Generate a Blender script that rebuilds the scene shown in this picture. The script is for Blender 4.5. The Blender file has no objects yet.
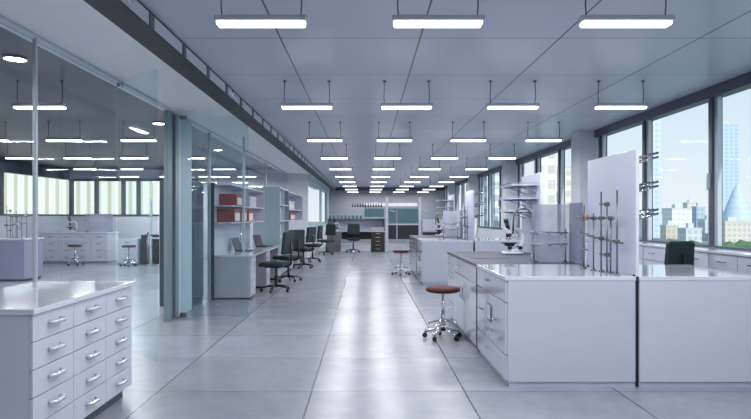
import bpy, bmesh, math, random
from mathutils import Vector, Matrix
random.seed(7)
PI = math.pi
scene = bpy.context.scene
COL = scene.collection
CAM_H = 1.4
CEIL = 2.96

# ------------------------------------------------------------------ materials
def lin(c):
    out = []
    for v in c:
        v /= 255.0
        out.append(v / 12.92 if v <= 0.04045 else ((v + 0.055) / 1.055) ** 2.4)
    return (*out, 1.0)

def new_mat(name):
    m = bpy.data.materials.new(name)
    m.use_nodes = True
    nt = m.node_tree
    nt.nodes.clear()
    out = nt.nodes.new('ShaderNodeOutputMaterial')
    return m, nt, out

def N(nt, kind, **kw):
    n = nt.nodes.new(kind)
    for k, v in kw.items():
        if k.startswith('i_'):
            n.inputs[k[2:].replace('_', ' ')].default_value = v
        else:
            setattr(n, k, v)
    return n

def mat(name, rgb, rough=0.5, metal=0.0, vary=0.05, scale=6.0, spec=0.5, coat=0.0):
    m, nt, out = new_mat(name)
    L = nt.links.new
    b = N(nt, 'ShaderNodeBsdfPrincipled')
    b.inputs['Metallic'].default_value = metal
    b.inputs['Specular IOR Level'].default_value = spec
    b.inputs['Coat Weight'].default_value = coat
    b.inputs['Coat Roughness'].default_value = 0.04
    tc = N(nt, 'ShaderNodeTexCoord')
    no = N(nt, 'ShaderNodeTexNoise')
    no.inputs['Scale'].default_value = scale
    no.inputs['Detail'].default_value = 4
    L(tc.outputs['Object'], no.inputs['Vector'])
    mix = N(nt, 'ShaderNodeMix', data_type='RGBA')
    c = lin(rgb)
    mix.inputs['A'].default_value = (c[0] * (1 - vary), c[1] * (1 - vary), c[2] * (1 - vary), 1)
    mix.inputs['B'].default_value = (min(1, c[0] * (1 + vary)), min(1, c[1] * (1 + vary)), min(1, c[2] * (1 + vary)), 1)
    L(no.outputs['Fac'], mix.inputs['Factor'])
    L(mix.outputs['Result'], b.inputs['Base Color'])
    mr = N(nt, 'ShaderNodeMapRange')
    mr.inputs['To Min'].default_value = rough * 0.85
    mr.inputs['To Max'].default_value = min(1, rough * 1.15)
    L(no.outputs['Fac'], mr.inputs['Value'])
    L(mr.outputs['Result'], b.inputs['Roughness'])
    L(b.outputs['BSDF'], out.inputs['Surface'])
    return m

def glass(name, tint, ior=1.5, rough=0.0, haze=0.0, hazecol=(220, 228, 240), graze=1.0):
    m, nt, out = new_mat(name)
    L = nt.links.new
    t = N(nt, 'ShaderNodeBsdfTransparent')
    t.inputs['Color'].default_value = (*tint, 1)
    g = N(nt, 'ShaderNodeBsdfGlossy')
    g.inputs['Roughness'].default_value = rough
    g.inputs['Color'].default_value = (0.95, 0.97, 1, 1)
    # Schlick's reflectance, the same on both faces of the thin sheet
    f0 = ((ior - 1) / (ior + 1)) ** 2
    lw = N(nt, 'ShaderNodeLayerWeight'); lw.inputs['Blend'].default_value = 0.5
    pw = N(nt, 'ShaderNodeMath', operation='POWER'); L(lw.outputs['Facing'], pw.inputs[0]); pw.inputs[1].default_value = 5
    f = N(nt, 'ShaderNodeMath', operation='MULTIPLY_ADD'); L(pw.outputs[0], f.inputs[0]); f.inputs[1].default_value = (1 - f0) * graze; f.inputs[2].default_value = f0
    mx = N(nt, 'ShaderNodeMixShader')
    L(f.outputs[0], mx.inputs['Fac'])
    src = t
    if haze > 0:
        d = N(nt, 'ShaderNodeBsdfDiffuse')
        d.inputs['Color'].default_value = lin(hazecol)
        m2 = N(nt, 'ShaderNodeMixShader')
        m2.inputs['Fac'].default_value = haze
        L(t.outputs[0], m2.inputs[1]); L(d.outputs[0], m2.inputs[2])
        src = m2
    L(src.outputs[0], mx.inputs[1])
    L(g.outputs[0], mx.inputs[2])
    L(mx.outputs[0], out.inputs['Surface'])
    return m

def emit(name, rgb, strength):
    m, nt, out = new_mat(name)
    e = N(nt, 'ShaderNodeEmission')
    e.inputs['Color'].default_value = lin(rgb)
    e.inputs['Strength'].default_value = strength
    nt.links.new(e.outputs[0], out.inputs['Surface'])
    m.cycles.emission_sampling = 'NONE'     # the tube lights do the lighting
    return m

def tiled(name, rgb, sx, ox, sy, oy, joint, jrgb, rough, tile_var, cloud, rough_var=0.1, spec=0.5, metal=0.0, jointy=None):
    """panels of sx by sy metres with thin dark joints, colour and gloss varying per panel and with a cloudy noise"""
    m, nt, out = new_mat(name)
    L = nt.links.new
    geo = N(nt, 'ShaderNodeNewGeometry')
    sep = N(nt, 'ShaderNodeSeparateXYZ')
    L(geo.outputs['Position'], sep.inputs[0])
    def cell(sock, s, o):
        a = N(nt, 'ShaderNodeMath', operation='SUBTRACT'); L(sock, a.inputs[0]); a.inputs[1].default_value = o
        d = N(nt, 'ShaderNodeMath', operation='DIVIDE'); L(a.outputs[0], d.inputs[0]); d.inputs[1].default_value = s
        fl = N(nt, 'ShaderNodeMath', operation='FLOOR'); L(d.outputs[0], fl.inputs[0])
        fr = N(nt, 'ShaderNodeMath', operation='FRACT'); L(d.outputs[0], fr.inputs[0])
        pp = N(nt, 'ShaderNodeMath', operation='PINGPONG'); L(d.outputs[0], pp.inputs[0]); pp.inputs[1].default_value = 0.5
        return fl, pp
    fx, px = cell(sep.outputs['X'], sx, ox)
    fy, py = cell(sep.outputs['Y'], sy, oy)
    jx = N(nt, 'ShaderNodeMath', operation='LESS_THAN'); L(px.outputs[0], jx.inputs[0]); jx.inputs[1].default_value = joint / sx
    jy = N(nt, 'ShaderNodeMath', operation='LESS_THAN'); L(py.outputs[0], jy.inputs[0]); jy.inputs[1].default_value = (jointy or joint) / sy
    jj = N(nt, 'ShaderNodeMath', operation='MAXIMUM'); L(jx.outputs[0], jj.inputs[0]); L(jy.outputs[0], jj.inputs[1])
    comb = N(nt, 'ShaderNodeCombineXYZ'); L(fx.outputs[0], comb.inputs[0]); L(fy.outputs[0], comb.inputs[1])
    wn = N(nt, 'ShaderNodeTexWhiteNoise', noise_dimensions='3D'); L(comb.outputs[0], wn.inputs['Vector'])
    # each panel gets its own piece of the noise
    off = N(nt, 'ShaderNodeVectorMath', operation='SCALE'); L(comb.outputs[0], off.inputs[0]); off.inputs['Scale'].default_value = 7.3
    add = N(nt, 'ShaderNodeVectorMath', operation='ADD'); L(geo.outputs['Position'], add.inputs[0]); L(off.outputs[0], add.inputs[1])
    n1 = N(nt, 'ShaderNodeTexNoise'); n1.inputs['Scale'].default_value = 1.4; n1.inputs['Detail'].default_value = 6; n1.inputs['Roughness'].default_value = 0.6
    L(add.outputs[0], n1.inputs['Vector'])
    n2 = N(nt, 'ShaderNodeTexNoise'); n2.inputs['Scale'].default_value = 9; n2.inputs['Detail'].default_value = 5
    L(add.outputs[0], n2.inputs['Vector'])
    v = N(nt, 'ShaderNodeMath', operation='MULTIPLY_ADD'); L(wn.outputs['Value'], v.inputs[0]); v.inputs[1].default_value = 2 * tile_var; v.inputs[2].default_value = 1 - tile_var
    v2 = N(nt, 'ShaderNodeMapRange'); L(n1.outputs['Fac'], v2.inputs['Value'])
    v2.clamp = False
    v2.inputs['From Min'].default_value = 0.2; v2.inputs['From Max'].default_value = 0.8
    v2.inputs['To Min'].default_value = 1 - cloud; v2.inputs['To Max'].default_value = 1 + cloud
    v3 = N(nt, 'ShaderNodeMapRange'); L(n2.outputs['Fac'], v3.inputs['Value'])
    v3.inputs['To Min'].default_value = 1 - cloud * 0.5; v3.inputs['To Max'].default_value = 1 + cloud * 0.5
    a = N(nt, 'ShaderNodeMath', operation='MULTIPLY'); L(v.outputs[0], a.inputs[0]); L(v2.outputs[0], a.inputs[1])
    b2 = N(nt, 'ShaderNodeMath', operation='MULTIPLY'); L(a.outputs[0], b2.inputs[0]); L(v3.outputs[0], b2.inputs[1])
    colr = N(nt, 'ShaderNodeVectorMath', operation='SCALE'); c = lin(rgb); colr.inputs[0].default_value = c[:3]; L(b2.outputs[0], colr.inputs['Scale'])
    mix = N(nt, 'ShaderNodeMix', data_type='RGBA'); L(jj.outputs[0], mix.inputs['Factor']); L(colr.outputs[0], mix.inputs['A']); mix.inputs['B'].default_value = lin(jrgb)
    p = N(nt, 'ShaderNodeBsdfPrincipled'); L(mix.outputs['Result'], p.inputs['Base Color'])
    p.inputs['Specular IOR Level'].default_value = spec
    p.inputs['Metallic'].default_value = metal
    r = N(nt, 'ShaderNodeMapRange'); L(n1.outputs['Fac'], r.inputs['Value'])
    r.inputs['From Min'].default_value = 0.1; r.inputs['From Max'].default_value = 0.9
    r.inputs['To Min'].default_value = rough - rough_var; r.inputs['To Max'].default_value = rough + rough_var
    p.inputs['Roughness'].default_value = rough
    if rough_var > 0: L(r.outputs[0], p.inputs['Roughness'])
    L(p.outputs[0], out.inputs['Surface'])
    return m

def facade(name, wall, win, sx, sz, fx, fz, rough=0.6):
    """building front: windows in a grid, worked out from the object's own coordinates"""
    m, nt, out = new_mat(name)
    L = nt.links.new
    tc = N(nt, 'ShaderNodeTexCoord'); sep = N(nt, 'ShaderNodeSeparateXYZ'); L(tc.outputs['Object'], sep.inputs[0])
    s = N(nt, 'ShaderNodeMath', operation='ADD'); L(sep.outputs['X'], s.inputs[0]); L(sep.outputs['Y'], s.inputs[1])
    def stripe(sock, period, frac):
        d = N(nt, 'ShaderNodeMath', operation='DIVIDE'); L(sock, d.inputs[0]); d.inputs[1].default_value = period
        f = N(nt, 'ShaderNodeMath', operation='FRACT'); L(d.outputs[0], f.inputs[0])
        l = N(nt, 'ShaderNodeMath', operation='LESS_THAN'); L(f.outputs[0], l.inputs[0]); l.inputs[1].default_value = frac
        return l
    a = stripe(s.outputs[0], sx, fx); b = stripe(sep.outputs['Z'], sz, fz)
    mu = N(nt, 'ShaderNodeMath', operation='MULTIPLY'); L(a.outputs[0], mu.inputs[0]); L(b.outputs[0], mu.inputs[1])
    mix = N(nt, 'ShaderNodeMix', data_type='RGBA'); L(mu.outputs[0], mix.inputs['Factor'])
    mix.inputs['A'].default_value = lin(wall); mix.inputs['B'].default_value = lin(win)
    p = N(nt, 'ShaderNodeBsdfPrincipled'); p.inputs['Roughness'].default_value = rough; L(mix.outputs['Result'], p.inputs['Base Color'])
    L(p.outputs[0], out.inputs['Surface'])
    return m

M = {}
M['floor'] = tiled('concrete tiles', (144, 149, 158), 1.225, -0.4354, 1.126, 4.81, 0.006, (60, 66, 78), 0.25, 0.08, 0.22, 0.0, spec=0.42, jointy=0.004)
M['ceil'] = tiled('ceiling panels', (198, 202, 218), 1.222, 0.473, 1.358, 5.25, 0.008, (62, 64, 82), 0.30, 0.04, 0.02, 0.0, spec=0.5, jointy=0.006)
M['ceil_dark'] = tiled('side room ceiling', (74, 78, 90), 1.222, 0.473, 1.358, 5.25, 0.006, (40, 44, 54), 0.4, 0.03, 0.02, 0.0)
M['wall'] = mat('wall paint', (204, 207, 213), 0.6)
M['wall_grey'] = mat('far wall paint', (150, 152, 160), 0.6)
M['soffit'] = mat('bulkhead paint', (240, 242, 242), 0.45)
M['white'] = mat('white laminate', (202, 206, 220), 0.22, vary=0.02, coat=0.3)
M['gloss'] = mat('glossy bench front', (192, 197, 211), 0.12, vary=0.02, coat=0.6)
M['panel'] = mat('bench side panel', (200, 204, 218), 0.3, vary=0.02)
M['top'] = mat('white worktop', (214, 217, 228), 0.12, vary=0.02, coat=0.5)
M['steel_top'] = mat('stainless worktop', (92, 96, 108), 0.6, metal=0.0, spec=0.2, vary=0.1)
M['steel'] = mat('brushed steel', (165, 168, 176), 0.25, metal=1.0, vary=0.08)
M['rod'] = mat('dull steel rod', (125, 128, 132), 0.35, metal=0.9)
M['chrome'] = mat('chrome', (210, 212, 218), 0.08, metal=1.0, vary=0.02)
M['handle'] = mat('satin handle', (225, 228, 235), 0.25, metal=0.6)
M['dark'] = mat('dark slot', (26, 28, 33), 0.6)
M['kick'] = mat('dark plinth', (78, 88, 100), 0.5)
M['kick_pale'] = mat('pale plinth', (172, 180, 200), 0.5)
M['black'] = mat('black plastic', (28, 30, 34), 0.4)
M['frame'] = mat('window frame anthracite', (74, 78, 90), 0.4)
M['post'] = mat('pale aluminium', (190, 200, 208), 0.35, metal=0.3)
M['jamb'] = mat('grey green jamb', (128, 146, 152), 0.4, metal=0.2)
M['lilac'] = mat('lilac grey bench', (150, 154, 176), 0.4)
M['slate'] = mat('slate green cupboard', (72, 90, 96), 0.35)
M['post_blue'] = mat('pale post cladding', (186, 206, 216), 0.4)
M['duct_side'] = mat('galvanised duct', (222, 224, 230), 0.4, metal=0.2)
M['flange'] = mat('duct flange', (100, 102, 112), 0.45, metal=0.2)
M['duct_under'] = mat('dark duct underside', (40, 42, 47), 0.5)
M['green'] = mat('dark green fabric', (40, 54, 56), 0.85, vary=0.15, scale=60)
M['maroon'] = mat('maroon vinyl', (70, 19, 21), 0.65, vary=0.1)
M['red'] = mat('red card', (142, 34, 33), 0.55, vary=0.08)
M['paper'] = mat('paper label', (222, 216, 214), 0.7)
M['shelf'] = mat('lilac white shelf', (196, 198, 214), 0.4)
M['greygreen'] = mat('grey green board', (140, 160, 168), 0.5)
M['desk_grey'] = mat('grey desk panel', (178, 180, 188), 0.45)
M['brown_grey'] = mat('brown grey panel', (112, 108, 114), 0.5)
M['brown'] = mat('dark brown drawers', (40, 33, 33), 0.45)
M['screen'] = mat('screen', (20, 24, 32), 0.5)
M['navy'] = mat('dark slate cabinet', (24, 33, 42), 0.4)
M['frost'] = mat('frosted acrylic panel', (196, 204, 222), 0.3, vary=0.03)
M['shield'] = glass('acrylic shield', (0.90, 0.91, 0.95), 1.3, 0.05, 0.40, (206, 211, 226), graze=.4)
M['shield_dark'] = glass('smoked acrylic shield', (0.6, 0.64, 0.72), 1.45, 0.05, 0.4, (150, 155, 174), graze=.4)
M['clear'] = glass('clear glass', (0.88, 0.93, 0.95), 1.45, 0.0, 0.10, (220, 226, 238))
M['partition'] = glass('partition glass', (0.90, 0.93, 0.95), 1.25, graze=.4)
M['door_glass'] = glass('bluish door glass', (0.90, 0.945, 0.96), 1.2, 0.0, 0.035, (190, 215, 226), graze=.3)
M['window'] = glass('window glass', (0.97, 0.985, 0.99), 1.09, graze=.06)
M['teal'] = mat('teal cabinet glass', (82, 118, 126), 0.2, vary=0.05)
M['teal_bottle'] = mat('green bottle glass', (84, 142, 138), 0.1)
M['dark_bottle'] = mat('brown bottle glass', (70, 66, 72), 0.15)
M['orange'] = mat('orange clamp', (206, 150, 92), 0.5)
M['binder'] = mat('pale binders', (184, 188, 204), 0.6, vary=0.1)
M['lamp'] = emit('lamp diffuser', (255, 253, 252), 5.0)
M['rack_lamp'] = emit('rack strip lamp', (240, 246, 250), .9)
M['side_lamp'] = emit('side room lamp diffuser', (255, 253, 252), 5.0)
M['spot'] = emit('downlight', (255, 252, 246), 30.0)
M['housing'] = mat('lamp housing', (214, 216, 222), 0.4, metal=0.2)
M['cable'] = mat('grey lamp cable', (84, 86, 100), 0.5)
M['ground'] = mat('city ground', (150, 160, 150), 0.9, vary=0.3, scale=0.05)
M['tree'] = mat('tree green', (96, 122, 84), 0.9, vary=0.3, scale=0.6)

# ------------------------------------------------------------------ mesh helpers
class MB:
    def __init__(self):
        self.bm = bmesh.new()
    def box(self, x0, y0, z0, x1, y1, z1, bev=0.0, mx=None):
        x0, x1 = min(x0, x1), max(x0, x1); y0, y1 = min(y0, y1), max(y0, y1); z0, z1 = min(z0, z1), max(z0, z1)
        b = bmesh.new()
        bmesh.ops.create_cube(b, size=1)
        for v in b.verts:
            v.co = Vector((x0 + (v.co.x + .5) * (x1 - x0), y0 + (v.co.y + .5) * (y1 - y0), z0 + (v.co.z + .5) * (z1 - z0)))
        if bev > 0:
            bmesh.ops.bevel(b, geom=b.edges[:], offset=min(bev, .45 * min(x1 - x0, y1 - y0, z1 - z0)), segments=2, profile=.5, affect='EDGES')
        return self._take(b, mx)
    def _take(self, b, mx=None):
        if mx is not None:
            b.transform(mx)
        me = bpy.data.meshes.new('tmp'); b.to_mesh(me); b.free()
        self.bm.from_mesh(me); bpy.data.meshes.remove(me)
        return self
    def tube(self, pts, r, seg=10, smooth=True):
        """round bar along points"""
        pts = [Vector(p) for p in pts]
        b = bmesh.new()
        rings = []
        prev = None
        for i, p in enumerate(pts):
            if i == 0: d = pts[1] - pts[0]
            elif i == len(pts) - 1: d = pts[-1] - pts[-2]
            else: d = (pts[i] - pts[i - 1]).normalized() + (pts[i + 1] - pts[i]).normalized()
            d.normalize()
            if prev is None:
                u = d.orthogonal().normalized()
            else:
                u = prev - d * prev.dot(d)
                u = u.normalized() if u.length > 1e-6 else d.orthogonal().normalized()
            prev = u
            w = d.cross(u)
            rr = r[i] if isinstance(r, (list, tuple)) else r
            rings.append([b.verts.new(p + (u * math.cos(2 * PI * k / seg) + w * math.sin(2 * PI * k / seg)) * rr) for k in range(seg)])
        for a, c in zip(rings, rings[1:]):
            for k in range(seg):
                f = b.faces.new((a[k], a[(k + 1) % seg], c[(k + 1) % seg], c[k])); f.smooth = smooth
        b.faces.new(rings[0][::-1]); b.faces.new(rings[-1])
        bmesh.ops.recalc_face_normals(b, faces=b.faces[:])
        return self._take(b)
    def lathe(self, prof, c=(0, 0, 0), seg=24, mx=None):
        b = bmesh.new()
        rings = []
        for r, z in prof:
            rings.append([b.verts.new((c[0] + max(r, 1e-4) * math.cos(2 * PI * k / seg), c[1] + max(r, 1e-4) * math.sin(2 * PI * k / seg), c[2] + z)) for k in range(seg)])
        for a, d in zip(rings, rings[1:]):
            for k in range(seg):
                f = b.faces.new((a[k], a[(k + 1) % seg], d[(k + 1) % seg], d[k])); f.smooth = True
        b.faces.new(rings[0][::-1]); b.faces.new(rings[-1])
        bmesh.ops.recalc_face_normals(b, faces=b.faces[:])
        return self._take(b, mx)
    def torus(self, c, R, r, seg=32, mseg=8):
        b = bmesh.new(); rings = []
        for k in range(seg):
            a = 2 * PI * k / seg
            rings.append([b.verts.new((c[0] + (R + r * math.cos(2 * PI * j / mseg)) * math.cos(a), c[1] + (R + r * math.cos(2 * PI * j / mseg)) * math.sin(a), c[2] + r * math.sin(2 * PI * j / mseg))) for j in range(mseg)])
        for k in range(seg):
            A, B = rings[k], rings[(k + 1) % seg]
            for j in range(mseg):
                f = b.faces.new((A[j], A[(j + 1) % mseg], B[(j + 1) % mseg], B[j])); f.smooth = True
        bmesh.ops.recalc_face_normals(b, faces=b.faces[:])
        return self._take(b)
    def build(self, name, m, parent=None, loc=None):
        me = bpy.data.meshes.new(name)
        self.bm.to_mesh(me); self.bm.free()
        me.materials.append(M[m] if isinstance(m, str) else m)
        o = bpy.data.objects.new(name, me)
        COL.objects.link(o)
        if parent: o.parent = parent
        if loc: o.location = loc
        return o

def bx(*a, bev=0.0):
    return MB().box(*a, bev=bev)

def thing(name, label, cat, loc=(0, 0, 0), rz=0.0, group=None):
    o = bpy.data.objects.new(name, None)
    COL.objects.link(o)
    o.empty_display_size = .1
    o.location = loc; o.rotation_euler = (0, 0, rz)
    o['label'] = label; o['category'] = cat
    if group: o['group'] = group
    return o

def tag(o, label, cat, group=None):
    o['label'] = label; o['category'] = cat
    if group: o['group'] = group
    return o

def struct(o):
    o['kind'] = 'structure'
    return o

def sroot(name, loc=(0, 0, 0)):
    o = bpy.data.objects.new(name, None); COL.objects.link(o); o.location = loc; o['kind'] = 'structure'
    return o

def kids(o):
    return [c for c in bpy.data.objects if c.parent == o]

def dup(root, loc, rz=None, label=None, group=None):
    r = root.copy(); COL.objects.link(r); r.location = loc
    if rz is not None: r.rotation_euler = (0, 0, rz)
    if label: r['label'] = label
    if group: r['group'] = group
    for ch in kids(root):
        c = ch.copy(); COL.objects.link(c); c.parent = r
        for g in kids(ch):
            d = g.copy(); COL.objects.link(d); d.parent = c
    return r

# ------------------------------------------------------------------ the setting
XL, XR = -2.63, 4.16          # glass partition, window wall
XS = -9.9                     # outer wall of the side room
Y0, Y1 = -5.0, 32.0
struct(bx(XS - .2, Y0 - .2, -.12, XR + .3, Y1 + .2, 0).build('floor', 'floor'))
struct(bx(-1.64, Y0 - .2, CEIL, XR + .3, Y1 + .2, CEIL + .12).build('ceiling', 'ceil'))
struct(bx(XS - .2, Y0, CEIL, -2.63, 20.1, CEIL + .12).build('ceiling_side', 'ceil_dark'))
struct(bx(-2.2, Y1, 0, XR + .3, Y1 + .2, CEIL).build('wall_back', 'wall_grey'))
struct(bx(XS - .2, Y0 - .2, 0, XR + .3, Y0, CEIL).build('wall_front', 'wall'))
struct(bx(-1.64, Y1 - .06, 2.78, XR, Y1 - .001, CEIL).build('trim_6', 'frame'))

# window wall: low wall, columns and one window per bay
SILL, HEAD = 1.0, 2.83
struct(bx(XR, Y0, 0, XR + .22, Y1, SILL).build('wall_right', 'wall'))
starts = [-.1 - 5.7 + .9, -.1, 5.6, 11.3, 17.0, 22.7, 28.4]
n_win = 0
for i, s in enumerate(starts):
    struct(bx(3.86, s - .42, 0, XR + .22, s, CEIL, bev=.008).build('column', 'wall'))
for i, s in enumerate(starts):
    e = min(s + 5.28, Y1) if i else -.52
    n_win += 1
    w = sroot('window_%d' % n_win)
    f = MB()
    f.box(XR - .02, s, HEAD, XR + .14, e, CEIL)              # head
    f.box(XR - .02, s, SILL, XR + .14, e, SILL + .05)        # sill
    cuts = [q for q in (1.63, 3.38, 5.07) if s + q < e]
    f.box(XR, s, SILL, XR + .10, s + .05, HEAD)
    for q in cuts:
        f.box(XR - .015, s + q - .034, SILL, XR + .12, s + q + .034, HEAD, bev=.006)
    f.build('window_frame', 'frame', w)
    edges = [s + .05] + [s + q for q in cuts] + [e]
    for a, b in zip(edges, edges[1:]):
        if b - a < .05: continue
        fr = MB()
        fr.box(XR + .02, a, SILL + .05, XR + .07, a + .10, HEAD); fr.box(XR + .02, b - .10, SILL + .05, XR + .07, b, HEAD)
        fr.build('casement_frame', 'post', w) if b - a > .6 else None
        bx(XR + .04, a + .02, SILL + .05, XR + .052, b - .02, HEAD).build('pane', 'window', w)
    hd = MB(); hd.box(XR - .05, s + 1.63 - .018, 1.72, XR - .012, s + 1.63 + .018, 1.92, bev=.006); hd.build('window_handle', 'steel', w)

# bulkhead over the glass partition and the duct beside it
SOF = 2.83
struct(bx(XL - .12, Y0, SOF, -1.87, Y1, CEIL + .1).build('trim_1', 'soffit'))
struct(bx(XL - .04, Y0, SOF - .025, XL + .05, 20.0, SOF, bev=.004).build('trim_2', 'post'))
duct = thing('ventilation_duct', 'long grey sheet metal ventilation duct with dark underside beside the bulkhead', 'duct', (-1.755, 0, SOF))
bx(-.115, Y0, .012, .115, Y1, CEIL - SOF - .014).build('duct_body', 'duct_side', duct)
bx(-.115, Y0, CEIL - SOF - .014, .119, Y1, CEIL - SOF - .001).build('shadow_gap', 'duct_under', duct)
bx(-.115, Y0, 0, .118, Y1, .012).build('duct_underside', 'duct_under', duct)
for k in range(-2, 33):
    y = 4.58 + .82 * k
    bx(.10, y - .045, .004, .126, y + .045, CEIL - SOF - .016, bev=.004).build('flange', 'flange', duct)
for k in (-1, 3, 5, 9):
    y = 4.58 + .82 * k + .25
    bx(.11, y, .05, .122, y + .22, .11, bev=.004).build('reflection_plate', 'handle', duct)  # pale plates stand for bright lamp reflections on the duct side

# glass partition (left) with its posts
wl = sroot('wall_left')
GT = SOF - .025
def pane(y0, y1, m='partition'):
    bx(XL - .006, y0, .012, XL + .006, y1, GT).build('glass_pane', m, wl)
pane(Y0, 4.74); pane(4.80, 5.17); pane(5.185, 6.29)
pane(9.06, 10.05); pane(10.08, 12.9); pane(12.95, 15.7); pane(15.75, 20.0)
def post(y, w=.05, d=.05):
    bx(XL - d / 2, y - w / 2, 0, XL + d / 2, y + w / 2, GT, bev=.004).build('post', 'post', wl)
post(4.77, .03, .03); post(1.6); post(12.925); post(15.725); post(10.065, .03)
bx(XL - .03, Y0, 0, XL + .03, 6.29, .012).build('floor_channel', 'post', wl)
# jamb and clad pilaster between the two doorways
struct(bx(XL - .12, 8.40, 0, XL + .01, 9.03, SOF, bev=.006).build('trim_3', 'post_blue'))
struct(MB().box(XL - .05, 7.95, 0, XL + .01, 8.12, GT, bev=.004).box(XL - .05, 8.26, 0, XL + .01, 8.398, GT, bev=.004).build('trim_4', 'jamb'))
struct(bx(XL - .05, 8.12, 0, XL - .03, 8.26, GT).build('trim_7', 'frame'))
# two glass door leaves standing open into the aisle
def door(n, hinge, ang, w):
    d = sroot('door_%d' % n, (hinge[0], hinge[1], 0)); d.rotation_euler = (0, 0, ang)
    bx(.01, -.006, .012, w, .006, GT).build('glass_leaf', 'door_glass', d)
    bx(0, -.02, GT - .05, .09, .02, GT, bev=.004).build('pivot', 'steel', d)
    bx(0, -.02, 0, .09, .02, .06, bev=.004).build('pivot', 'steel', d)
    MB().tube([(w - .09, -.05, .95), (w - .09, -.05, 1.25)], .010).tube([(w - .09, 0, .98), (w - .09, -.05, .98)], .007).tube([(w - .09, 0, 1.22), (w - .09, -.05, 1.22)], .007).build('door_handle', 'steel', d)
    return d
door(1, (XL + .02, 6.32), math.atan2(5.72 - 6.32, -2.01 - XL), .86)
door(2, (XL + .04, 8.36), 0.0, .95)

# side room behind the glass
struct(bx(XS - .2, Y0, 0, XS, 20, 1.42).build('wall_side', 'wall'))
struct(MB().box(XS - .2, 20, 0, -1.95, 20.15, 1.42).box(XS - .2, 20, 2.65, -1.95, 20.15, CEIL + .1).box(-5.6, 20, 1.42, -1.95, 20.15, 2.65).build('wall_side_end', 'wall'))
w = sroot('window_9')
f = MB(); f.box(XS, 19.97, 2.58, -5.6, 20.12, 2.65); f.box(XS, 19.97, 1.42, -5.6, 20.12, 1.47)
xs = [XS + .06, -9.0, -8.1, -7.6, -6.7, -5.66]
for x in xs: f.box(x - .05, 19.98, 1.47, x + .05, 20.12, 2.58)
f.build('window_frame', 'frame', w)
for a, b in zip(xs, xs[1:]): bx(a + .05, 20.05, 1.47, b - .05, 20.06, 2.58).build('pane', 'window', w)
w = sroot('window_7')
f = MB(); f.box(XS - .16, Y0, 2.62, XS + .02, 20, CEIL); f.box(XS - .16, Y0, 1.42, XS + .02, 20, 1.47)
for k in range(13):
    y = Y0 + .3 + 1.75 * k
    f.box(XS - .12, y - .06, 1.47, XS + .03, y + .06, 2.62)
f.build('window_frame', 'frame', w)
for k in range(12):
    y = Y0 + .3 + 1.75 * k
    bx(XS - .06, y + .06, 1.47, XS - .05, y + 1.69, 2.62).build('pane', 'window', w)
# far part of the aisle: low wall with daylight windows on the left
struct(bx(-2.15, 20.15, 0, -1.95, Y1, 1.0).build('wall_left_far', 'wall'))
w = sroot('window_8')
f = MB(); f.box(-2.12, 20.15, 2.6, -1.93, Y1, SOF); f.box(-2.12, 20.15, 1.0, -1.92, Y1, 1.04)
ys = [20.35, 26.6, 31.7]
for y in ys: f.box(-2.06, y - .16, 1.04, -1.97, y + .16, 2.6)
f.build('window_frame', 'post_blue', w)
for a, b in zip(ys, ys[1:]): bx(-2.03, a + .16, 1.04, -2.02, b - .16, 2.6).build('pane', 'window', w)

# ------------------------------------------------------------------ lamps
ORD = ['first', 'second', 'third', 'fourth', 'fifth', 'sixth', 'seventh', 'eighth', 'ninth', 'tenth']
def make_lamp(m, label, grp, watts):
    t = thing('ceiling_light', label, 'light', (0, 0, 2.615), 0, grp)
    MB().box(-.295, -.055, .045, .295, .055, .068, bev=.006).box(-.30, -.04, .06, .30, .04, .085, bev=.004).build('housing', 'housing', t)
    bx(-.285, -.045, .022, .285, .045, .046, bev=.010).build('diffuser', m, t)
    ld = bpy.data.lights.new('tube_light', 'AREA'); ld.shape = 'RECTANGLE'; ld.size = .57; ld.size_y = .10; ld.energy = watts; ld.color = (.99, .985, 1)
    lo = bpy.data.objects.new('tube_light', ld); COL.objects.link(lo); lo.parent = t; lo.location = (0, 0, .018)
    for s in (-1, 1):
        MB().tube([(s * .255, 0, .08), (s * .262, 0, .16), (s * .255, 0, CEIL - 2.615 - .012)], .0045, 6).lathe([(.02, 0), (.02, .012)], (s * .255, 0, CEIL - 2.615 - .0125), 10).build('cable', 'cable', t)
    return t
COLS = [(-.68, 'column nearest the duct'), (.467, 'second column from the duct'), (1.688, 'third column from the duct'), (2.93, 'column nearest the windows')]
first = None
for r in range(10):
    for x, cn in COLS:
        lab = 'hanging strip light, %s row from the front, %s' % (ORD[r], cn)
        loc = (x, 3.9 + 3.0 * r, 2.615)
        if first is None:
            first = make_lamp('lamp', lab, 'strip lights over the main lab', 18); first.location = loc
        else:
            dup(first, loc, None, lab)
for y, rn in ((.9, 'added unseen before the first row'), (-2.1, 'added unseen at the very front')):  # two unseen rows on the same pitch, added as fill for front faces
    for x, cn in COLS:
        dup(first, (x, y, 2.615), None, 'hanging strip light %s, %s' % (rn, cn))
first = None
for r in range(6):
    for i, x in enumerate((-3.75, -4.98, -6.2, -7.45)):
        lab = 'side room strip light, %s row from the front, %s from the glass' % (ORD[r], ORD[i])
        loc = (x, 3.9 + 3.0 * r, 2.615)
        if first is None:
            first = make_lamp('side_lamp', lab, 'strip lights in the side room', 26); first.location = loc
        else:
            dup(first, loc, None, lab)
first = None
for k, y in enumerate((5.9, 10.0, 14.0)):
    lab = 'round recessed downlight in the dark side room ceiling, %s from the front' % ORD[k]
    if first is None:
        first = thing('ceiling_downlight', lab, 'light', (-3.45, y, CEIL - .02), 0, 'downlights in the side room')
        MB().lathe([(.115, .02), (.12, .004), (.10, 0), (.10, .02)]).build('trim_ring', 'post', first)
        MB().lathe([(.098, .006), (.098, .018)]).build('lens', 'spot', first)
    else:
        dup(first, (-3.45, y, CEIL - .02), None, lab)

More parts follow.
